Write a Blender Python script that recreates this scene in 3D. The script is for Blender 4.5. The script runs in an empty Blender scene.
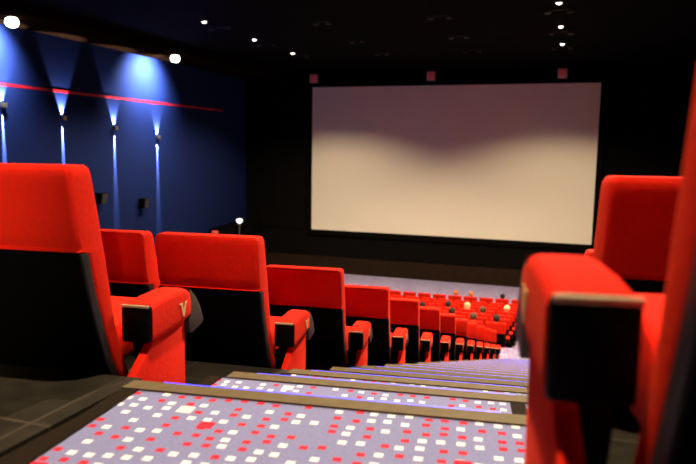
import bpy, bmesh, math, random
from mathutils import Vector, Matrix
random.seed(7)
C = bpy.context.scene.collection
G = 6.44                                   # eye-relative heights -> world heights (front floor at z = 0)
XC, RAD = -5.77, 38.0                      # hall axis and radius of the curved rows
XL, XR = -16.5, 4.96                       # side walls
DW = 32.0                                  # screen wall
ZC = 3.9 + G                               # ceiling

def yo(x, ref): return ((x-XC)**2 - (ref-XC)**2)/(2*RAD)
def ang(x): return math.atan((x-XC)/RAD)

# ------------------------------------------------------------------ materials
MATS = {}
def nt(name):
    m = bpy.data.materials.new(name); m.use_nodes = True
    n = m.node_tree; b = n.nodes['Principled BSDF']
    MATS[name] = m
    return m, n, b
def N(n, typ, **kw):
    o = n.nodes.new(typ)
    for k, v in kw.items(): setattr(o, k, v)
    return o
def sock(n, s, v):
    if hasattr(v, 'is_linked') or isinstance(v, bpy.types.NodeSocket): n.links.new(v, s)
    else: s.default_value = v
def mth(n, op, a, b=0.0, c=None):
    o = N(n, 'ShaderNodeMath', operation=op); sock(n, o.inputs[0], a); sock(n, o.inputs[1], b)
    if c is not None: sock(n, o.inputs[2], c)
    return o.outputs[0]
def mixc(n, f, a, b):
    o = N(n, 'ShaderNodeMix', data_type='RGBA'); sock(n, o.inputs[0], f); sock(n, o.inputs[6], a); sock(n, o.inputs[7], b)
    return o.outputs[2]
def simple(name, col, rough=.6, var=.12, scale=40., bump=0.0, spec=.3, metal=0., sheen=0.):
    m, n, b = nt(name)
    tc = N(n, 'ShaderNodeTexCoord'); no = N(n, 'ShaderNodeTexNoise')
    no.inputs['Scale'].default_value = scale; no.inputs['Detail'].default_value = 4
    n.links.new(tc.outputs['Object'], no.inputs['Vector'])
    lo = tuple(max(0, c*(1-var)) for c in col)+(1,); hi = tuple(min(1, c*(1+var)) for c in col)+(1,)
    n.links.new(mixc(n, no.outputs['Fac'], lo, hi), b.inputs['Base Color'])
    b.inputs['Roughness'].default_value = rough; b.inputs['Specular IOR Level'].default_value = spec
    b.inputs['Metallic'].default_value = metal
    if sheen:
        b.inputs['Sheen Weight'].default_value = sheen; b.inputs['Sheen Roughness'].default_value = .4
        b.inputs['Sheen Tint'].default_value = (1, .15, .05, 1)
    if bump:
        bp = N(n, 'ShaderNodeBump'); bp.inputs['Strength'].default_value = bump; bp.inputs['Distance'].default_value = .01
        n.links.new(no.outputs['Fac'], bp.inputs['Height']); n.links.new(bp.outputs[0], b.inputs['Normal'])
    return m
def emit(name, col, s):
    m, n, b = nt(name)
    b.inputs['Base Color'].default_value = (*[min(1, c*.5) for c in col], 1)
    b.inputs['Emission Color'].default_value = (*col, 1); b.inputs['Emission Strength'].default_value = s
    return m
RED = simple('red_velour', (.80, .019, .007), .85, .10, 60, .15, .05, sheen=.12)
BLACKP = simple('black_plastic', (.0022, .0020, .0019), .6, .2, 20, 0, .06)
GREYP = simple('dark_grey_trim', (.052, .038, .024), .6, .15, 30)
TRIMP = simple('black_edge', (.022, .020, .018), .5, .15, 30)
GOLD = simple('gold_thread', (.85, .66, .28), .45, .1, 50)
WELT = simple('tan_welt', (.55, .40, .22), .6, .1, 50)
NOSE = simple('nosing_rubber', (.14, .10, .052), .7, .25, 30, .1, .1)
DARKB = simple('dark_brown_strip', (.018, .012, .008), .8, .2, 30, 0, .03)
BLACKW = simple('black_wall', (.0024, .0020, .0017), .9, .3, 2.0, 0, .05)
BROWN = simple('brown_plinth', (.022, .012, .007), .85, .3, 3.0, 0, .05)
SOFF = simple('brown_soffit', (.0085, .0034, .0016), .95, .25, 2.0, 0, .0)
STRIPE = simple('stripe_red', (.5, .006, .014), .5, .08, 5)
BLUEW = simple('blue_wall', (.0068, .0145, .075), .85, .10, .8, 0, .08)
SCREEN = simple('screen_white', (.86, .77, .62), .9, .01, 3, 0, .1)
PERF = simple('pale_plaster', (.5, .35, .35), .8, .1, 8)
DIMM = simple('dim_metal', (.06, .055, .05), .5, .1, 40, 0, .3, .5)
METAL = simple('dull_metal', (.32, .26, .18), .35, .1, 40, 0, .5, .8)
RING = simple('dark_ring', (.035, .033, .033), .5, .1, 30)
SKIN = simple('skin', (.62, .36, .25), .55, .08, 30)
LED = emit('blue_led', (.05, .05, 1.0), 3.2)
LAMPW = emit('lamp_warm', (1.0, .90, .78), 7)
LAMPC = emit('lamp_cool', (1.0, .98, .82), 9)
SCONE = emit('sconce_glow', (.75, .85, 1.0), 5)
SQR = emit('square_glow', (.55, .06, .08), .14)
GLOBE = emit('globe_glow', (.85, 1.0, .9), 1.6)
REDL = emit('red_glow', (1.0, .12, .10), .35)

def carpet(name):
    m, n, b = nt(name)
    tc = N(n, 'ShaderNodeTexCoord'); mp = N(n, 'ShaderNodeMapping')
    mp.inputs['Rotation'].default_value = (0, 0, math.radians(-7.5)); n.links.new(tc.outputs['Object'], mp.inputs['Vector'])
    base = mixc(n, 0.5, (.2, .2, .42, 1), (.2, .2, .42, 1))
    no = N(n, 'ShaderNodeTexNoise'); no.inputs['Scale'].default_value = 260; no.inputs['Detail'].default_value = 2
    n.links.new(mp.outputs[0], no.inputs['Vector'])
    base = mixc(n, no.outputs['Fac'], (.16, .165, .35, 1), (.30, .30, .54, 1))
    col = base
    for (sz, off, seed, cols) in ((.046, (0, 0), 3.1, ((.42, (.92, .90, .86)), (.84, (.62, .035, .06)))),
                                  (.092, (.033, .033), 9.7, ((.02, (.88, .84, .74)), (.05, (.60, .03, .06))))):
        sc = N(n, 'ShaderNodeVectorMath', operation='SCALE'); sc.inputs['Scale'].default_value = 1/sz
        ad = N(n, 'ShaderNodeVectorMath', operation='ADD'); ad.inputs[1].default_value = (off[0]+seed*7, off[1]+seed*11, 0)
        n.links.new(mp.outputs[0], ad.inputs[0]); n.links.new(ad.outputs[0], sc.inputs[0])
        fl = N(n, 'ShaderNodeVectorMath', operation='FLOOR'); fr = N(n, 'ShaderNodeVectorMath', operation='FRACTION')
        n.links.new(sc.outputs[0], fl.inputs[0]); n.links.new(sc.outputs[0], fr.inputs[0])
        fx = N(n, 'ShaderNodeSeparateXYZ'); n.links.new(fl.outputs[0], fx.inputs[0])
        cb = N(n, 'ShaderNodeCombineXYZ'); n.links.new(fx.outputs[0], cb.inputs[0]); n.links.new(fx.outputs[1], cb.inputs[1]); cb.inputs[2].default_value = seed
        wn = N(n, 'ShaderNodeTexWhiteNoise', noise_dimensions='3D'); n.links.new(cb.outputs[0], wn.inputs['Vector'])
        wx = N(n, 'ShaderNodeSeparateColor'); n.links.new(wn.outputs['Color'], wx.inputs[0])
        fs = N(n, 'ShaderNodeSeparateXYZ'); n.links.new(fr.outputs[0], fs.inputs[0])
        dx = mth(n, 'ABSOLUTE', mth(n, 'SUBTRACT', fs.outputs[0], mth(n, 'MULTIPLY_ADD', wx.outputs[0], .36, .32)))
        dy = mth(n, 'ABSOLUTE', mth(n, 'SUBTRACT', fs.outputs[1], mth(n, 'MULTIPLY_ADD', wx.outputs[1], .36, .32)))
        inside = mth(n, 'LESS_THAN', mth(n, 'MAXIMUM', dx, dy), .225 if sz < .1 else .12)
        v = wn.outputs['Value']; prev = 0.0
        for th, c in cols:
            k = mth(n, 'MULTIPLY', mth(n, 'LESS_THAN', v, th), mth(n, 'GREATER_THAN', v, prev)); prev = th
            col = mixc(n, mth(n, 'MULTIPLY', k, inside), col, (*c, 1))
    n.links.new(col, b.inputs['Base Color']); b.inputs['Roughness'].default_value = .95; b.inputs['Specular IOR Level'].default_value = .1
    bp = N(n, 'ShaderNodeBump'); bp.inputs['Strength'].default_value = .3; bp.inputs['Distance'].default_value = .004
    n.links.new(no.outputs['Fac'], bp.inputs['Height']); n.links.new(bp.outputs[0], b.inputs['Normal'])
    return m
CARPET = carpet('patterned_carpet')

def tiles(name, c1, c2, line, size, rough, mortar=.012, spec=.35):
    m, n, b = nt(name)
    tc = N(n, 'ShaderNodeTexCoord'); br = N(n, 'ShaderNodeTexBrick'); br.offset = 0
    br.inputs['Scale'].default_value = 1; br.inputs['Brick Width'].default_value = size; br.inputs['Row Height'].default_value = size
    br.inputs['Mortar Size'].default_value = mortar*.5
    br.inputs['Color1'].default_value = (*c1, 1); br.inputs['Color2'].default_value = (*c2, 1); br.inputs['Mortar'].default_value = (*line, 1)
    n.links.new(tc.outputs['Object'], br.inputs['Vector'])
    no = N(n, 'ShaderNodeTexNoise'); no.inputs['Scale'].default_value = 9; no.inputs['Detail'].default_value = 8; no.inputs['Roughness'].default_value = .75
    n.links.new(tc.outputs['Object'], no.inputs['Vector'])
    rp = N(n, 'ShaderNodeValToRGB'); rp.color_ramp.elements[0].position = .42; rp.color_ramp.elements[1].position = .72
    n.links.new(no.outputs['Fac'], rp.inputs[0])
    mu = mixc(n, rp.outputs['Color'], br.outputs['Color'], tuple(min(1, c*1.9) for c in c1)+(1,))
    n.links.new(mu, b.inputs['Base Color'])
    n.links.new(mth(n, 'MULTIPLY_ADD', no.outputs['Fac'], .3, rough-.15), b.inputs['Roughness'])
    b.inputs['Specular IOR Level'].default_value = spec
    return m
VINYL = tiles('dark_vinyl_tiles', (.019, .0155, .011), (.025, .020, .015), (.062, .048, .032), .42, .5, .012, .15)
CEIL = tiles('black_ceiling_tiles', (.0011, .0009, .0009), (.0014, .0012, .0012), (.0026, .0022, .002), .6, .9, .02, .03)

# ------------------------------------------------------------------ mesh helpers
def finish(name, bm, mat, parent=None, loc=(0, 0, 0), rz=0, smooth=True, kind=None):
    bmesh.ops.recalc_face_normals(bm, faces=bm.faces[:])
    me = bpy.data.meshes.new(name); bm.to_mesh(me); bm.free(); me.materials.append(mat)
    if smooth:
        for p in me.polygons: p.use_smooth = True
        me.set_sharp_from_angle(angle=math.radians(40))
    o = bpy.data.objects.new(name, me); C.objects.link(o); o.location = loc; o.rotation_euler.z = rz
    if parent: o.parent = parent
    if kind: o['kind'] = kind
    return o
def empty(name, loc, rz=0):
    o = bpy.data.objects.new(name, None); o.empty_display_size = .2; C.objects.link(o); o.location = loc; o.rotation_euler.z = rz
    return o
def tag(o, label, cat, group=None):
    o['label'] = label; o['category'] = cat
    if group: o['group'] = group
    return o
def rrect(x0, x1, y0, y1, r, seg=4):
    r = max(.0005, min(r, (x1-x0)/2-.0002, (y1-y0)/2-.0002)); P = []
    for cx, cy, a in ((x1-r, y1-r, 0), (x0+r, y1-r, 90), (x0+r, y0+r, 180), (x1-r, y0+r, 270)):
        for i in range(seg+1):
            t = math.radians(a+90*i/seg); P.append((cx+r*math.cos(t), cy+r*math.sin(t)))
    return P
def skinrings(bm, rings):
    V = [[bm.verts.new(p) for p in r] for r in rings]; n = len(V[0])
    for a, b in zip(V, V[1:]):
        for i in range(n): bm.faces.new((a[i], a[(i+1) % n], b[(i+1) % n], b[i]))
    bm.faces.new(V[0][::-1]); bm.faces.new(V[-1])
def loft_z(bm, secs):                     # secs: (z, x0, x1, y0, y1, r)
    skinrings(bm, [[(x, y, z) for x, y in rrect(x0, x1, y0, y1, r)] for z, x0, x1, y0, y1, r in secs])
def box(bm, x0, x1, y0, y1, z0, z1, bev=0.0, seg=2):
    vs = [bm.verts.new((x, y, z)) for x in (x0, x1) for y in (y0, y1) for z in (z0, z1)]
    fs = [bm.faces.new([vs[i] for i in f]) for f in ((0, 1, 3, 2), (4, 6, 7, 5), (0, 4, 5, 1), (2, 3, 7, 6), (0, 2, 6, 4), (1, 5, 7, 3))]
    if bev:
        es = list({e for f in fs for e in f.edges})
        bmesh.ops.bevel(bm, geom=es, offset=bev, segments=seg, profile=.5, affect='EDGES')
def prism_x(bm, prof, x0, x1, bev=0.0, seg=3):        # prof: (y, z) outline extruded across x
    a = [bm.verts.new((x0, y, z)) for y, z in prof]; b = [bm.verts.new((x1, y, z)) for y, z in prof]; n = len(a)
    fs = [bm.faces.new(a[::-1]), bm.faces.new(b)] + [bm.faces.new((a[i], a[(i+1) % n], b[(i+1) % n], b[i])) for i in range(n)]
    if bev:
        es = [e for f in fs[:2] for e in f.edges]
        bmesh.ops.bevel(bm, geom=es, offset=bev, segments=seg, profile=.5, affect='EDGES')
def prism_z(bm, poly, z0, z1):
    a = [bm.verts.new((x, y, z0)) for x, y in poly]; b = [bm.verts.new((x, y, z1)) for x, y in poly]; n = len(a)
    bm.faces.new(a[::-1]); bm.faces.new(b)
    for i in range(n): bm.faces.new((a[i], a[(i+1) % n], b[(i+1) % n], b[i]))
def disc(bm, r, z0, z1, seg=20, r2=None, cx=0, cy=0):
    r2 = r if r2 is None else r2
    skinrings(bm, [[(cx+q*math.cos(2*math.pi*i/seg), cy+q*math.sin(2*math.pi*i/seg), z) for i in range(seg)] for q, z in ((r, z0), (r2, z1))])
def ball(bm, c, rx, ry, rz, u=14, v=10):
    m = Matrix.Translation(c) @ Matrix.Diagonal((rx, ry, rz, 1))
    bmesh.ops.create_uvsphere(bm, u_segments=u, v_segments=v, radius=1, matrix=m)
def struct(name, mat, fn, smooth=False):
    bm = bmesh.new(); fn(bm); return finish(name, bm, mat, smooth=smooth, kind='structure')

# ------------------------------------------------------------------ room shell
EDGE0 = 1.635                             # front edge of the platform in front of the lens, at x = -1.2
ROW, RISE, PZ0 = 1.15, .345, -.70
def F(k, x): return EDGE0 + ROW*k + yo(x, -1.2)
def strip_poly(xa, xb, f0, f1, n=10):
    xs = [xa+(xb-xa)*i/n for i in range(n+1)]
    return [(x, f0(x)) for x in xs] + [(x, f1(x)) for x in reversed(xs)]

NV = 12                                   # raised rows
FD0, FROW, FRISE, FZ0, NF = 16.35, 1.03, .151, -5.23, 9
def FF(j, x): return FD0 + FROW*j + yo(x, -1.2)*.6      # front block edges
struct('floor', CARPET, lambda bm: prism_z(bm, strip_poly(XL, XR, lambda x: FF(NF, x)-.3, lambda x: DW+.3), G-6.64, G-6.44))
def plat(xa, xb, f0, f1, z, th, mat):
    struct('floor_platform', mat, lambda bm: prism_z(bm, strip_poly(xa, xb, f0, f1), z-th+G, z+G))
for k in range(0, NV):
    z = PZ0 - RISE*k
    plat(XL, -1.2, lambda x, k=k: F(k-1, x) if k else -3.6, lambda x, k=k: F(k, x), z, .5, VINYL)
    plat(0.0, XR, lambda x, k=k: F(k-1, x) if k else -3.6, lambda x, k=k: F(k, x), z, .5, VINYL)
ZX = PZ0 - RISE*NV
plat(XL, XR, lambda x: F(NV-1, x), lambda x: FF(0, x), ZX, .6, CARPET)             # the cross aisle
for j in range(NF):
    z = FZ0 - FRISE*j
    plat(XL, -1.2, lambda x, j=j: FF(j, x), lambda x, j=j: FF(j+1, x), z, .4, VINYL)
    plat(-1.2, 0.15, lambda x, j=j: FF(j, x), lambda x, j=j: FF(j+1, x), z, .4, CARPET)
    plat(0.15, XR, lambda x, j=j: FF(j, x), lambda x, j=j: FF(j+1, x), z, .4, VINYL)

# aisle steps: a landing level with each row, and a half step below it
SL = .125
def step(k, half):
    z = PZ0 - RISE*k - (RISE/2 if half else 0)
    ye = EDGE0 + ROW*k + (ROW/2 if half else 0)           # edge at x = -1.2
    def E(x): return ye + SL*(x+1.2)
    t = ROW/2 if (half or k) else 3.4
    if half: lf, ln, rf, rn = -1.215, -1.195, -.155, -.07
    elif k: lf, ln, rf, rn = -1.18, -1.095, -.065, .02
    else: lf, ln, rf, rn = -1.145, -.80, -.065, .438
    if k == 0:
        if half: t += .04
        else: ye -= .04
    full = [(-1.2, E(-1.2)), (0.0, E(0.0)), (0.0, E(0.0)-t), (-1.2, E(-1.2)-t)]
    bm = bmesh.new(); prism_z(bm, full, z-.3+G, z-.012+G)
    root = finish('floor_step', bm, DARKB, smooth=False, kind='structure')
    def q(x, back): return (x, E(x)-back)
    nz = .056
    def lerp(a, b, u): return a+(b-a)*u
    bm = bmesh.new(); u = nz/t
    prism_z(bm, [q(lf, nz), q(rf, nz), q(rn, t), q(ln, t)], z-.02+G, z+G)
    finish('carpet', bm, CARPET, root, smooth=False)
    # dark edging strips beside the carpet
    for (a0, a1, s) in ((lf, ln, -1), (rf, rn, 1)):
        bm = bmesh.new(); w = .05*s
        prism_z(bm, [q(a0, nz), q(a0+w, nz), q(a1+w, t), q(a1, t)], z-.012+G, z+.004+G)
        finish('edging_strip', bm, DARKB, root, smooth=False)
    if s:
        bm = bmesh.new()
        prism_z(bm, [q(rf+.05, nz), (0.02, E(0.02)-nz), (0.02, E(0.02)-t), (.019, E(.019)-(t if rn < .03 else .5))], z-.012+G, z-.001+G)
        finish('carpet', bm, CARPET, root, smooth=False)
    bm = bmesh.new(); prism_z(bm, [q(-1.2, -.006), q(.01, -.006), q(.01, nz), q(-1.2, nz)], z-.03+G, z+.006+G)
    finish('nosing', bm, NOSE, root, smooth=False)
    bm = bmesh.new(); prism_z(bm, [q(-1.11, -.016), q(-.14, -.016), q(-.14, -.006), q(-1.11, -.006)], z-.010+G, z+.004+G)
    finish('led_strip', bm, LED, root, smooth=False)
for k in range(0, NV):
    step(k, False)
    step(k, True)

ZB = G-6.44
struct('wall_left', BLUEW, lambda bm: box(bm, XL-.3, XL, -3.5, DW+.3, -.5, ZC+.3))
struct('wall_right', BLACKW, lambda bm: box(bm, XR, XR+.3, -3.5, DW+.3, -.5, ZC+.3))
struct('wall_front', BLACKW, lambda bm: box(bm, XL-.3, XR+.3, DW, DW+.3, -.5, ZC+.3))
struct('wall_back', BLACKW, lambda bm: box(bm, XL-.3, XR+.3, -3.8, -3.5, 0, ZC+.3))
struct('ceiling', CEIL, lambda bm: box(bm, XL-.3, XR+.3, -3.8, DW+.3, ZC, ZC+.3))
struct('ceiling_soffit', SOFF, lambda bm: box(bm, XL, XL+1.9, -3.5, DW, 3.6+G, ZC))
struct('trim_1', STRIPE, lambda bm: box(bm, XL, XL+.004, -3.5, 29.5, 1.76+G, 1.845+G))
struct('baseboard_front', BROWN, lambda bm: box(bm, XL, XR, DW-.06, DW, ZB, .85))
def returns(bm):                           # black masking panels left of the screen, with joints between them
    for a, b in ((-16.45, -15.0), (-14.97, -13.05)):
        box(bm, a, b, DW-.05, DW, 2.25, ZC-.4, .01, 1)
    box(bm, -16.45, 4.9, DW-.05, DW, .87, 2.2, .01, 1)
struct('trim_2', simple('black_panel', (.0034, .0028, .0024), .85, .3, 3, 0, .06), returns)

# ------------------------------------------------------------------ screen
SX0, SX1, SZ0, SZ1 = -12.66, 1.12, -4.185+G, 3.095+G
scr = empty('cinema_screen', ((SX0+SX1)/2, DW-.15, SZ0))
tag(scr, 'large blank off-white cinema screen in a black frame on the front wall', 'screen')
bm = bmesh.new(); box(bm, SX0, SX1, DW-.12, DW-.09, SZ0, SZ1)
o = finish('screen_surface', bm, SCREEN, smooth=False); o.parent = scr; o.matrix_parent_inverse = Matrix.Translation(-scr.location)
bm = bmesh.new()
for a in ((SX0-.28, SX0, SZ0-.28, SZ1+.2), (SX1, SX1+.28, SZ0-.28, SZ1+.2), (SX0, SX1, SZ0-.28, SZ0), (SX0, SX1, SZ1, SZ1+.2)):
    box(bm, a[0], a[1], DW-.17, DW-.051, a[2], a[3], .01, 1)
o = finish('masking_frame', bm, BLACKW, smooth=False); o.parent = scr; o.matrix_parent_inverse = Matrix.Translation(-scr.location)

for x, lab in ((-12.58, 'dimly glowing pinkish square box above the top left corner of the screen'),
               (-6.54, 'dimly glowing red square box above the middle of the screen'),
               (-.54, 'dimly glowing red square box above the right end of the screen')):
    t = tag(empty('square_box', (x, DW-.05, 3.31+G)), lab, 'lamp', 'square boxes above the screen')
    bm = bmesh.new(); box(bm, -.21, .21, -.16, .05, 0, .44, .02)
    finish('housing', bm, PERF, t)
    bm = bmesh.new(); box(bm, -.15, .15, -.175, -.155, .06, .38, .01)
    finish('lens', bm, SQR, t)  # faint red emission on the front of each box

# ------------------------------------------------------------------ lights
def spot(name, loc, rot, power, size, blend, col, rad, parent=None):
    l = bpy.data.lights.new(name, 'SPOT'); l.energy = power; l.spot_size = math.radians(size); l.spot_blend = blend
    l.color = col; l.shadow_soft_size = rad
    o = bpy.data.objects.new(name, l); C.objects.link(o); o.location = loc; o.rotation_euler = rot
    if parent: o.parent = parent
    return o
WARM = (1.0, .82, .56)
def downlight(x, d, label, power, z=ZC, cool=False, size=134, blend=.36, col=WARM, r=.075, group='lit ceiling lights'):
    t = tag(empty('ceiling_light', (x, d, z)), label, 'ceiling light', group)
    bm = bmesh.new()
    seg = 24
    skinrings(bm, [[(q*math.cos(2*math.pi*i/seg), q*math.sin(2*math.pi*i/seg), zz) for i in range(seg)] for q, zz in ((r+.05, 0), (r+.05, -.02), (r+.03, -.03), (r, -.03), (r-.01, -.005))])
    finish('trim_ring', bm, RING, t)
    bm = bmesh.new(); disc(bm, r*.6, -.06, -.031, 20, r); finish('diffuser', bm, LAMPC if cool else LAMPW, t)
    spot('lamp', (0, 0, -.08), (0, 0, 0), power, size, blend, col, .06, t)
    return t
ORD = ('nearest', 'second', 'farthest')
PW = 2100
for i, d in enumerate((18.65, 22.1, 25.6)):
    downlight(-.50, d, f'small lit ceiling light above the aisle, {("topmost", "middle", "lowest")[i]} of the column of three', PW)
    downlight(-11.05, d, f'small lit ceiling light at left, {("highest", "middle", "lowest")[i]} of the slanting row of three', PW)
for i, d in enumerate((15.2, 8.2)):
    downlight(-.50, d, f'lit round ceiling light over the aisle steps, {("above the lower raised rows", "above the upper raised rows")[i]}, out of frame', (2600, 5400)[i])
downlight(-11.05, 8.2, 'lit round ceiling light over the left part of the raised rows, out of the frame', 900)
downlight(-.50, 1.28, 'lit round ceiling light over the landing, above the nearest seats and out of frame', 1050, size=52, blend=.5)
t = tag(empty('added_fill_spot', (2.0, -3.5, 1.5+G)), 'added unseen fill spot at the back wall, brightening the nearest left seat back', 'wall lamp')  # added fill light with its body, aimed at the nearest left seat back
bm = bmesh.new(); box(bm, -.05, .05, 0, .06, -.05, .05); finish('bracket', bm, RING, t)
bm = bmesh.new(); loft_z(bm, ((-.08, -.07, .07, .06, .20, .06), (.08, -.07, .07, .06, .20, .06))); finish('housing', bm, BLACKP, t)
bm = bmesh.new(); box(bm, -.05, .05, .195, .205, -.05, .05); finish('lens', bm, LAMPW, t)
aim = Vector((-2.15, 1.1, -.08)) - Vector((2.0, -3.27, 1.5))
o = spot('lamp', (0, .23, 0), (0, 0, 0), 2100, 20, .9, WARM, .06, t); o.rotation_euler = aim.to_track_quat('-Z', 'Y').to_euler()
for y, x, lab in ((15.34, -15.33, 'very bright round lamp on the soffit at the top left corner of the photo'),
                  (23.17, -15.06, 'very bright round lamp on the soffit above the last lit wall sconce')):
    t = tag(empty('ceiling_floodlight', (x, y, 3.6+G)), lab, 'ceiling light', 'floodlights washing the blue wall')
    bm = bmesh.new(); disc(bm, .10, -.05, 0, 16); finish('ceiling_plate', bm, RING, t)
    bm = bmesh.new(); loft_z(bm, [(-.28, -.08, .08, -.08, .08, .07), (-.24, -.15, .15, -.15, .15, .145), (-.15, -.19, .19, -.19, .19, .185), (-.05, -.16, .16, -.16, .16, .155), (-.01, -.1, .1, -.1, .1, .095)]); finish('glass', bm, LAMPC, t)
    bm = bmesh.new(); disc(bm, .20, -.16, -.14, 24); finish('rim', bm, RING, t)
    spot('lamp', (-.24, 0, -.16), (0, math.radians(58), 0), 5200, 118, 1.0, (.80, .90, 1.0), .08, t)
# unlit twin spots
for cx, gap in ((-7.47, .42), (-3.83, .54), (-.51, .6), (-11.05, .6)):
    for i, d in enumerate((19.6, 23.1, 26.4)):
        where = {-7.47: 'left of the middle of the ceiling', -3.83: 'right of the middle of the ceiling', -.51: 'beside the lit column over the aisle', -11.05: 'beside the lit slanting row at left'}[cx]
        t = tag(empty('twin_ceiling_spot', (cx, d, ZC)), f'unlit pair of ceiling spots {where}, {("nearest", "middle", "farthest")[i]} of three', 'ceiling spot', 'unlit twin ceiling spots')
        for s in (-1, 1):
            bm = bmesh.new(); disc(bm, .09, -.10, 0, 14, .08, cx=s*gap/2); finish('spot_head', bm, DIMM, t)
        bm = bmesh.new(); box(bm, -gap/2, gap/2, -.02, .02, -.03, 0); finish('bar', bm, RING, t)

# wall sconces
for i, (d, z) in enumerate(((15.97, 1.18), (18.47, .91), (21.18, .67), (23.93, .39))):
    lab = ('brass wall sconce at the left edge of the photo', 'second brass wall sconce from the left, half way up the blue wall',
           'third brass wall sconce from the left on the blue wall', 'brass wall sconce farthest right on the blue wall, nearest the screen')[i]
    t = tag(empty('wall_sconce', (XL, d, z+G)), lab, 'wall lamp', 'up and down lighters on the blue wall')
    bm = bmesh.new(); box(bm, 0, .008, -.06, .06, -.055, .055, .002); finish('back_plate', bm, METAL, t)
    bm = bmesh.new()
    box(bm, .008, .13, -.085, -.07, -.07, .07, .004); box(bm, .008, .13, .07, .085, -.07, .07, .004); box(bm, .115, .13, -.07, .07, -.07, .07, .004)
    finish('shade', bm, METAL, t)
    bm = bmesh.new(); box(bm, .025, .105, -.06, .06, -.02, .02, .004); finish('bulb', bm, SCONE, t)
    BLU = (.80, .88, 1.0)
    spot('lamp', (.04, 0, .075), (math.radians(180), math.radians(-9), 0), 2600, 54, .45, BLU, .008, t)
    spot('lamp', (.014, 0, -.075), (0, math.radians(.5), 0), 110000, 6.8, .5, BLU, .003, t)

# wall speakers
for (d, z, lab) in ((20.1, -1.93, 'black loudspeaker on the blue wall, half hidden behind the nearest red seat'),
                    (22.66, -2.3, 'black loudspeaker on the blue wall between the third and fourth light beams')):
    t = tag(empty('wall_speaker', (XL, d, z+G)), lab, 'loudspeaker', 'surround speakers on the blue wall')
    bm = bmesh.new(); loft_z(bm, ((-.2, .06, .30, -.15, .15, .02), (.2, .06, .38, -.17, .17, .02))); finish('cabinet', bm, BLACKP, t)
    bm = bmesh.new(); box(bm, 0, .07, -.04, .04, -.06, .06); finish('bracket', bm, RING, t)
    bm = bmesh.new(); loft_z(bm, ((-.18, .30, .315, -.13, .13, .01), (.18, .37, .385, -.15, .15, .01))); finish('grille', bm, RING, t)

# dark partition by the exit, with the lamp standing on it
t = tag(empty('exit_partition', (-15.85, 29.6, ZB)), 'black low partition standing against the foot of the blue wall left of the screen', 'partition')
bm = bmesh.new(); prism_x(bm, [(-1.9, 0), (1.75, 0), (1.75, 2.66), (.2, 2.52), (-1.5, 2.46), (-1.9, 2.30)], -.6, .6, .02, 2); finish('panel', bm, BLACKW, t, smooth=False)
bm = bmesh.new(); prism_x(bm, [(-1.5, 2.46), (.2, 2.52), (1.75, 2.66), (1.75, 2.70), (.2, 2.56), (-1.5, 2.50)], -.62, .62); finish('top_rail', bm, BLACKP, t, smooth=False)
t = tag(empty('globe_lamp', (-15.0, 28.35, ZB)), 'small white lamp on a thin pole before the black partition', 'lamp')
bm = bmesh.new(); disc(bm, .16, 0, .03, 16); finish('base', bm, METAL, t)
bm = bmesh.new(); disc(bm, .03, .03, 2.82, 10); finish('pole', bm, METAL, t)
bm = bmesh.new(); loft_z(bm, ((2.80, -.06, .06, -.06, .06, .05), (2.87, -.13, .13, -.13, .13, .12), (2.98, -.16, .16, -.16, .16, .15), (3.03, -.10, .10, -.10, .10, .09))); finish('lamp_shade', bm, GLOBE, t)
t = tag(empty('indicator_lamp', (-15.85, 27.5, ZB)), 'small dim red lamp low on the blue wall left of the black partition', 'lamp')
bm = bmesh.new(); disc(bm, .1, 0, .02, 12); disc(bm, .025, .02, 2.34, 8); finish('post', bm, RING, t)
bm = bmesh.new(); box(bm, -.12, .12, -.12, .12, 2.34, 2.50, .03); finish('lens', bm, REDL, t)

# ------------------------------------------------------------------ seats
def rear(z):                               # rear line of the backrest: it curves back towards the top
    u = .99-z
    return .08*u + .26*u*u
def thick(z):
    u = .99-z
    return .095 + .17*u*max(0, 1-u/.5) + .006*u
def lerp(a, b, t): return a+(b-a)*t
W2 = .25
def backrest_bm(w=W2, top=.99, seam=.745, zb=.24):
    bm = bmesh.new(); S = []
    zs = [zb, zb+.02] + [lerp(zb+.04, seam-.012, i/7) for i in range(8)] + [seam-.004, seam+.006, seam+.03] + [lerp(seam+.05, top-.035, i/4) for i in range(5)] + [top-.018, top-.008, top-.001, top]
    for z in zs:
        zz = z*.99/top
        up = z > seam-.008
        y0 = rear(zz) - (.012 if up else -.030); y1 = rear(zz)+thick(zz); e = 0
        if z < zb+.03: e = .012
        if z == seam+.006: y0 += .010
        if z >= top-.018: e = {0: .001, 1: .004, 2: .010, 3: .019}[zs[-4:].index(z)]
        S.append((z, -w+e, w-e, y0+e, y1-e, .015))
    loft_z(bm, S); return bm
def shell_bm(w=W2, top=.99, seam=.745):
    bm = bmesh.new()
    loft_z(bm, [(z, -w+.002, w-.002, rear(z*.99/top)-.004+(0 if z > .2 else 0), rear(z*.99/top)+.0295, .006) for z in [lerp(.15, seam-.006, i/8) for i in range(9)]])
    return bm
def edge_bm(s, w=W2, top=.99, seam=.745):  # grey piping along a side edge of the shell
    bm = bmesh.new()
    if 1:
        x = s*(w-.001)
        loft_z(bm, [(z, x-.006, x+.006, rear(z*.99/top)-.008, rear(z*.99/top)+.026, .004) for z in [lerp(.16, seam-.01, i/8) for i in range(9)]])
    return bm
def cushion_bm(w=.235):
    bm = bmesh.new()
    prof = [(.255, .36), (.30, .325), (.60, .345), (.645, .37), (.655, .42), (.63, .465), (.58, .48), (.40, .478), (.27, .465)]
    prism_x(bm, prof, -w, w, .025, 3); return bm
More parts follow.
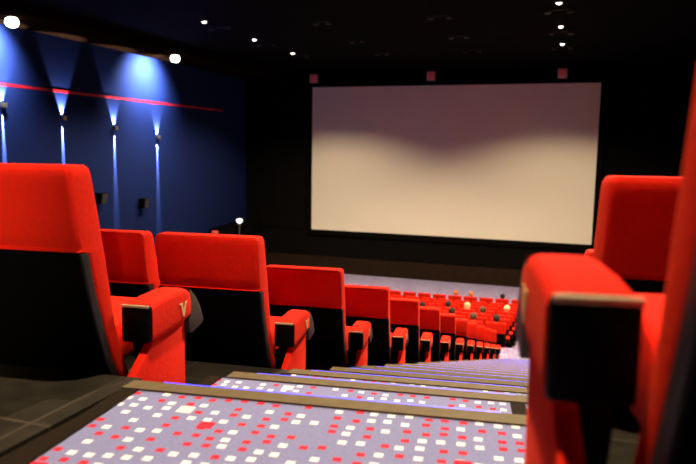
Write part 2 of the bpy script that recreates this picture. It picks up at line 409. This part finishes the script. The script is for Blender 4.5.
def pedestal_bm():
    bm = bmesh.new()
    loft_z(bm, ((0, -.16, .16, .25, .52, .03), (.015, -.16, .16, .25, .52, .03), (.03, -.11, .11, .30, .46, .03), (.30, -.11, .11, .30, .46, .03), (.335, -.2, .2, .27, .56, .03)))
    return bm
def arm_bm(x0, x1):
    bm = bmesh.new()
    secs = []
    for y, zt, zb, e in ((.242, .546, .422, .0), (.26, .550, .422, 0), (.32, .555, .424, 0), (.42, .556, .428, 0), (.475, .553, .434, 0), (.510, .540, .438, .0), (.522, .522, .442, .004)):
        secs.append([(x, y, z) for x, z in rrect(x0+e, x1-e, zb, zt, .022, 5)])
    skinrings(bm, secs); return bm
def arm_endcap_bm(x0, x1):
    bm = bmesh.new()
    secs = [[(x, y, z) for x, z in rrect(x0+e, x1-e,   .420+e, .545-e, .007, 3)] for y, e in ((.220, .010), (.224, .005), (.232, .003), (.244, .003))]
    skinrings(bm, secs); return bm
def arm_welt_bm(x0, x1):
    bm = bmesh.new(); box(bm, x0+.004, x1-.004, .2185, .2275, .538, .547, .002, 1); return bm
def arm_frontcap_bm(x0, x1):
    bm = bmesh.new()
    prism_x(bm, [(.508, .438), (.521, .438), (.521, .516), (.508, .546), (.532, .532), (.572, .498), (.604, .455), (.628, .405), (.618, .392), (.530, .376), (.511, .395)], x0+.006, x1-.004, .003, 2)
    return bm
def arm_panel_bm(x0, x1):
    bm = bmesh.new()
    prism_x(bm, [(.30, .43), (.255, .41), (.095, .30), (.07, .26), (.07, .0), (.480, .0), (.49, .02), (.495, .437), (.48, .440)], x1-.044, x1-.014, .006, 2)
    return bm
def arm_support_bm(x0, x1):
    bm = bmesh.new()
    prism_x(bm, [(.26, .426), (.32, .25), (.33, 0), (.43, 0), (.44, .25), (.46, .435)], x0+.014, x1-.048, .004, 2)
    return bm
def v_bm(x):                               # the serif V stitched on the outer face of the armrest
    bm = bmesh.new()
    def pr(poly):
        a = [bm.verts.new((x-.003, y, z)) for y, z in poly]; b = [bm.verts.new((x+.0025, y, z)) for y, z in poly]; n = len(a)
        bm.faces.new(a[::-1]); bm.faces.new(b)
        for i in range(n): bm.faces.new((a[i], a[(i+1) % n], b[(i+1) % n], b[i]))
    yc, z0, h, w = .455, .455, .050, .022
    pr([(yc-w+.000, z0+h), (yc-w+.011, z0+h), (yc+.003, z0+.012), (yc, z0), (yc-.003, z0)])
    pr([(yc+w-.002, z0+h), (yc+w-.008, z0+h), (yc-.001, z0+.006), (yc+.003, z0)])
    pr([(yc-w-.005, z0+h-.004), (yc-w+.015, z0+h-.003), (yc-w+.015, z0+h+.001), (yc-w-.005, z0+h+.001)])
    pr([(yc+w-.009, z0+h-.003), (yc+w+.003, z0+h-.003), (yc+w+.003, z0+h+.001), (yc+w-.009, z0+h+.001)])
    return bm
A0, A1 = W2+.001, W2+.104
def mirror(bm):
    for v in bm.verts: v.co.x *= -1
    bmesh.ops.reverse_faces(bm, faces=bm.faces[:]); return bm
def make_seat(side, std=False):
    """side +1: panelled aisle arm on the right hand, -1: on the left, 0: plain inner seat"""
    t = empty('cinema_chair', (0, 0, 0))
    w = .245 if std else W2; top = .99 if std else .99; seam = .72 if std else .745
    finish('backrest', backrest_bm(w, top, seam), RED, t)
    sh = finish('back_shell', shell_bm(w, top, seam), BLACKP, t)
    if not std: [finish('edge_trim', edge_bm(q, w, top, seam), TRIMP, sh) for q in (-1, 1)]
    finish('seat_cushion', cushion_bm(.21), RED, t)
    finish('pedestal', pedestal_bm(), BLACKP, t)
    fl = (lambda b: mirror(b)) if side < 0 else (lambda b: b)
    if std: x0, x1 = w+.002, w+.092
    elif side == 0: x0, x1 = W2+.003, W2+.050
    else: x0, x1 = A0, A1
    a = finish('armrest', fl(arm_bm(x0, x1)), RED, t)
    finish('end_cap', fl(arm_endcap_bm(x0, x1)), BLACKP, a)
    if std or side == 0:
        finish('arm_post', fl(arm_support_bm(x0-.012, x1+.046)), BLACKP, a)
    else:
        finish('welt', fl(arm_welt_bm(x0, x1)), WELT, a)
        finish('front_cap', fl(arm_frontcap_bm(x0, x1)), GREYP, a)
        finish('side_panel', fl(arm_panel_bm(x0, x1)), RED, a)
        finish('arm_post', fl(arm_support_bm(x0, x1)), BLACKP, a)
        v = finish('emblem', fl(v_bm(x1)), GOLD, a, smooth=False); v['label'] = 'gold letter V on the armrest'
    return t
def copy_tree(o, parent=None):
    c = o.copy(); C.objects.link(c)
    if parent: c.parent = parent
    for ch in list(o.children): copy_tree(ch, c)
    return c
used = {}
def place(kind, x, y, z, rz, label, group):
    if kind not in used:
        used[kind] = make_seat(kind[0], kind[1]); o = used[kind]
    else: o = copy_tree(used[kind])
    o.location = (x, y, z+G); o.rotation_euler.z = rz
    tag(o, label, 'chair', group); return o
NTH = ('first', 'second', 'third', 'fourth', 'fifth', 'sixth', 'seventh', 'eighth', 'ninth', 'tenth', 'eleventh', 'twelfth', 'thirteenth', 'fourteenth')
VD = 1.49                                  # rear top edge of the first row at x = -1.307
def vip_xy(x, k):                          # x of the seat centre, k = row (1 = first left of the lens)
    return x, VD + ROW*(k-1) + yo(x, -1.307)
XA = -1.307 - W2*math.cos(ang(-1.5))
for k in range(1, NV+1):
    a = ang(XA); x, y = vip_xy(XA, k); z = PZ0 - RISE*k
    lab = 'large red seat nearest the camera on the left, with a gold V on its armrest' if k == 1 else f'red aisle-end seat of the {NTH[k-1]} raised row left of the steps, counting downhill'
    place((1, False), x, y, z, a, lab, 'aisle-end seats left of the steps')
    for j in range(1, 3 if k < 5 else 2):
        xx = XA - .557*j
        x, y = vip_xy(xx, k)
        lab = f'red seat {("next to", "two from")[j-1]} the aisle-end seat of the {NTH[k-1]} raised row on the left'
        place((0, False), x, y, z, ang(xx), lab, 'inner seats of the raised rows')
for k in range(0, 5):
    XB = (.124 if k == 0 else .090) + W2*math.cos(ang(.2))
    x, y = vip_xy(XB, k); z = PZ0 - RISE*k
    lab = ('red seat filling the right edge of the photo, its big padded armrest in front', 'red seat just beyond the big armrest at the right of the photo',
           'red seat right of the steps, its top just showing behind the big armrest', 'red seat right of the steps, two rows below the big armrest, mostly hidden', 'red seat right of the steps, three rows below the big armrest, hidden')[k]
    place((-1, False), x, y, z, ang(XB), lab, 'aisle-end seats right of the steps')
    if k in (1, 2):
        x, y = vip_xy(XB+.557, k)
        place((0, False), x, y, z, ang(XB+.557), f'red seat right of the steps, second from the aisle, {("one row", "two rows")[k-1]} beyond the big armrest', 'inner seats right of the steps')

# front block
SP = .585
seat_at = {}
nseat = [3, 5, 6, 7, 8, 9, 10, 11, 12]
for j in range(NF):
    if j == 7: continue                    # the walkway behind the front row
    z = FZ0 - FRISE*j
    for i in range(nseat[j]):
        xx = -1.27 - .245 - .02 - SP*i
        y = FD0 + .02 + FROW*j + yo(xx, -1.27)*.6
        rown = ('row just beyond the cross aisle', 'second row beyond the cross aisle', 'third row beyond the cross aisle', 'fourth row beyond the cross aisle', 'fifth row from the cross aisle',
                'third row from the front', 'second row from the front', 'walkway', 'front row facing the screen')[j]
        seat_at[(j, i)] = (xx, y, z, ang(xx)*.6)
        place((0, True), xx, y, z, ang(xx)*.6, f'small red seat in the {rown}, {NTH[i]} from the right end', f'seats of the {rown}')

# ------------------------------------------------------------------ people
def skin_mesh(verts, edges, radii, sub=1):
    me = bpy.data.meshes.new('tmp'); me.from_pydata([Vector(v) for v in verts], edges, [])
    o = bpy.data.objects.new('tmp', me); C.objects.link(o)
    md = o.modifiers.new('s', 'SKIN'); md.use_smooth_shade = True
    for i, r in enumerate(radii):
        me.skin_vertices[0].data[i].radius = (r, r) if not isinstance(r, tuple) else r
    me.skin_vertices[0].data[0].use_root = True
    ss = o.modifiers.new('u', 'SUBSURF'); ss.levels = sub; ss.render_levels = sub
    dg = bpy.context.evaluated_depsgraph_get()
    m2 = bpy.data.meshes.new_from_object(o.evaluated_get(dg))
    bpy.data.objects.remove(o); bpy.data.meshes.remove(me)
    for p in m2.polygons: p.use_smooth = True
    return m2
BV = [(0, .42, .575), (0, .40, .70), (0, .38, .84), (0, .375, .96), (0, .375, 1.03), (0, .385, 1.09), (0, .39, 1.15), (0, .385, 1.205)]
BR = [.125, .115, .125, .10, .048, .068, .092, .062]
BE = [(i, i+1) for i in range(7)]
def chain(start, pts, rs):
    p = start
    for q, r in zip(pts, rs):
        BV.append(q); BR.append(r); BE.append((p, len(BV)-1)); p = len(BV)-1
for s in (-1, 1):
    chain(3, [(s*.17, .375, .955), (s*.205, .40, .72), (s*.16, .60, .60), (s*.13, .68, .605)], [.058, .046, .035, .032])
    chain(0, [(s*.10, .50, .565), (s*.12, .82, .55), (s*.12, .84, .30), (s*.12, .84, .075), (s*.12, .95, .045)], [.085, .062, .052, .038, .035])
    chain(6, [(s*.095, .375, 1.135)], [.014])
chain(6, [(0, .495, 1.135)], [.014])
body_me = skin_mesh(BV, BE, BR); body_me.materials.append(SKIN)
# clothing follows the same skeleton a little thicker
def sub_mesh(keep, grow):
    idx = [i for i in range(len(BV)) if keep(i)]; mp = {o: n for n, o in enumerate(idx)}
    return skin_mesh([BV[i] for i in idx], [(mp[a], mp[b]) for a, b in BE if a in mp and b in mp], [BR[i]+grow for i in idx])
ARM = {8, 9, 10, 18, 19, 20} if len(BV) > 20 else set()
armv = [i for i, v in enumerate(BV) if abs(v[0]) > .1 and v[2] > .59 and v[1] < .65 and v[2] < 1.0]
legv = [i for i, v in enumerate(BV) if v[2] < .58 and abs(v[0]) > .05 and v[2] > .06]
shirt_me = sub_mesh(lambda i: i in (0, 1, 2, 3) or i in armv, .012)
trous_me = sub_mesh(lambda i: i == 0 or i in legv, .014)
def hair_mesh(long):
    bm = bmesh.new(); ball(bm, (0, .380, 1.155), .106, .112, .108, 16, 12)
    if long: ball(bm, (0, .325, 1.06), .09, .055, .13, 14, 10)
    geom = [f for f in bm.faces if f.calc_center_median().y > .43 and f.calc_center_median().z < 1.20]
    bmesh.ops.delete(bm, geom=geom, context='FACES')
    me = bpy.data.meshes.new('hair'); bm.to_mesh(me); bm.free()
    for p in me.polygons: p.use_smooth = True
    return me
hair_short, hair_long = hair_mesh(False), hair_mesh(True)
cloth = {}
def cmat(name, c):
    if name not in cloth: cloth[name] = simple(name, c, .8, .2, 40)
    return cloth[name]
def person(loc, rz, hair, long, shirt, label, dz=0):
    t = empty('person', loc, rz); tag(t, label, 'person', 'people seated in the front rows')
    b = bpy.data.objects.new('body', body_me); C.objects.link(b); b.parent = t
    for nm, me, m in (('hair', hair_long if long else hair_short, cmat(*hair)), ('shirt', shirt_me, cmat(*shirt)), ('trousers', trous_me, cmat('dark_trousers', (.03, .03, .045)))):
        me2 = me.copy(); me2.materials.clear(); me2.materials.append(m)
        o = bpy.data.objects.new(nm, me2); C.objects.link(o); o.parent = t
    t.scale = (.90, .90, .90)
    return t
BLOND = ('blond_hair', (.80, .60, .30)); DARK = ('dark_hair', (.030, .022, .016)); GING = ('ginger_hair', (.65, .20, .05)); BRN = ('brown_hair', (.10, .06, .03))
OLV = ('olive_cloth', (.16, .15, .05)); BLK = ('black_cloth', (.02, .02, .025)); WHT = ('pale_cloth', (.6, .58, .5)); GRN = ('green_cloth', (.10, .14, .05))
PEOPLE = [((8, 4), GING, False, BLK, 'person with ginger hair sitting in the front row, left one of two', 0),
          ((8, 3), GING, False, WHT, 'person with ginger hair sitting in the front row, right one of two', 0),
          ((8, 1), DARK, False, BLK, 'dark-haired person sitting in the front row near its right end', 0),
          ((3, 2), BLOND, True, WHT, 'person with bright blond hair sitting in the middle of the front rows', 0),
          ((2, 1), BRN, False, OLV, 'brown-haired person in olive sitting right of the bright blond one', 0),
          ((3, 0), BLOND, False, WHT, 'blond person sitting near the right end of the front rows by the aisle', 0),
          ((1, 2), DARK, True, OLV, 'person with long dark hair turned sideways, just left of and below the bright blond one', 0),
          ((0, 1), BRN, False, GRN, 'brown-haired person in green just above the lower raised aisle seats', 0),
          ((0, 0), DARK, False, BLK, 'dark-haired person sitting nearest to the cross aisle on the right', 0),
          ((3, 3), DARK, False, BLK, 'dark-haired person sitting left of the bright blond one in the same row', 0),
          ((2, 4), DARK, False, WHT, 'dark-haired person in a pale top, leftmost of the people seen', 0),
          ]
for key, h, lg, sh, lab, dz in PEOPLE:
    x, y, z, a = seat_at[key]
    p = person((x, y-.03, z+G), a + (math.radians(22) if 'sideways' in lab else 0), h, lg, sh, lab, dz)

# ------------------------------------------------------------------ camera
f = 658.84; yaw, pitch, roll = .32207857, -.12511227, .01456591
cy, sy, cp, sp = math.cos(yaw), math.sin(yaw), math.cos(pitch), math.sin(pitch)
fw = Vector((-sy*cp, cy*cp, sp)); rt = Vector((cy, sy, 0)); up = rt.cross(fw)
r2 = rt*math.cos(roll)+up*math.sin(roll); u2 = -rt*math.sin(roll)+up*math.cos(roll)
cam = bpy.data.cameras.new('camera'); co = bpy.data.objects.new('camera', cam); C.objects.link(co)
M = Matrix((r2, u2, -fw)).transposed().to_4x4(); M.translation = (0, 0, G); co.matrix_world = M
cam.sensor_width = 36; cam.lens = f*36/696; cam.clip_start = .02
cam.dof.use_dof = True; cam.dof.focus_distance = 3.2; cam.dof.aperture_fstop = 3.2
sc = bpy.context.scene; sc.camera = co
w = bpy.data.worlds.new('world'); sc.world = w; w.use_nodes = True
w.node_tree.nodes['Background'].inputs[0].default_value = (.02, .02, .03, 1); w.node_tree.nodes['Background'].inputs[1].default_value = .05
sc.view_settings.view_transform = 'Standard'; sc.view_settings.look = 'None'; sc.view_settings.gamma = 1; sc.view_settings.exposure = 0
sc.view_settings.use_curve_mapping = False
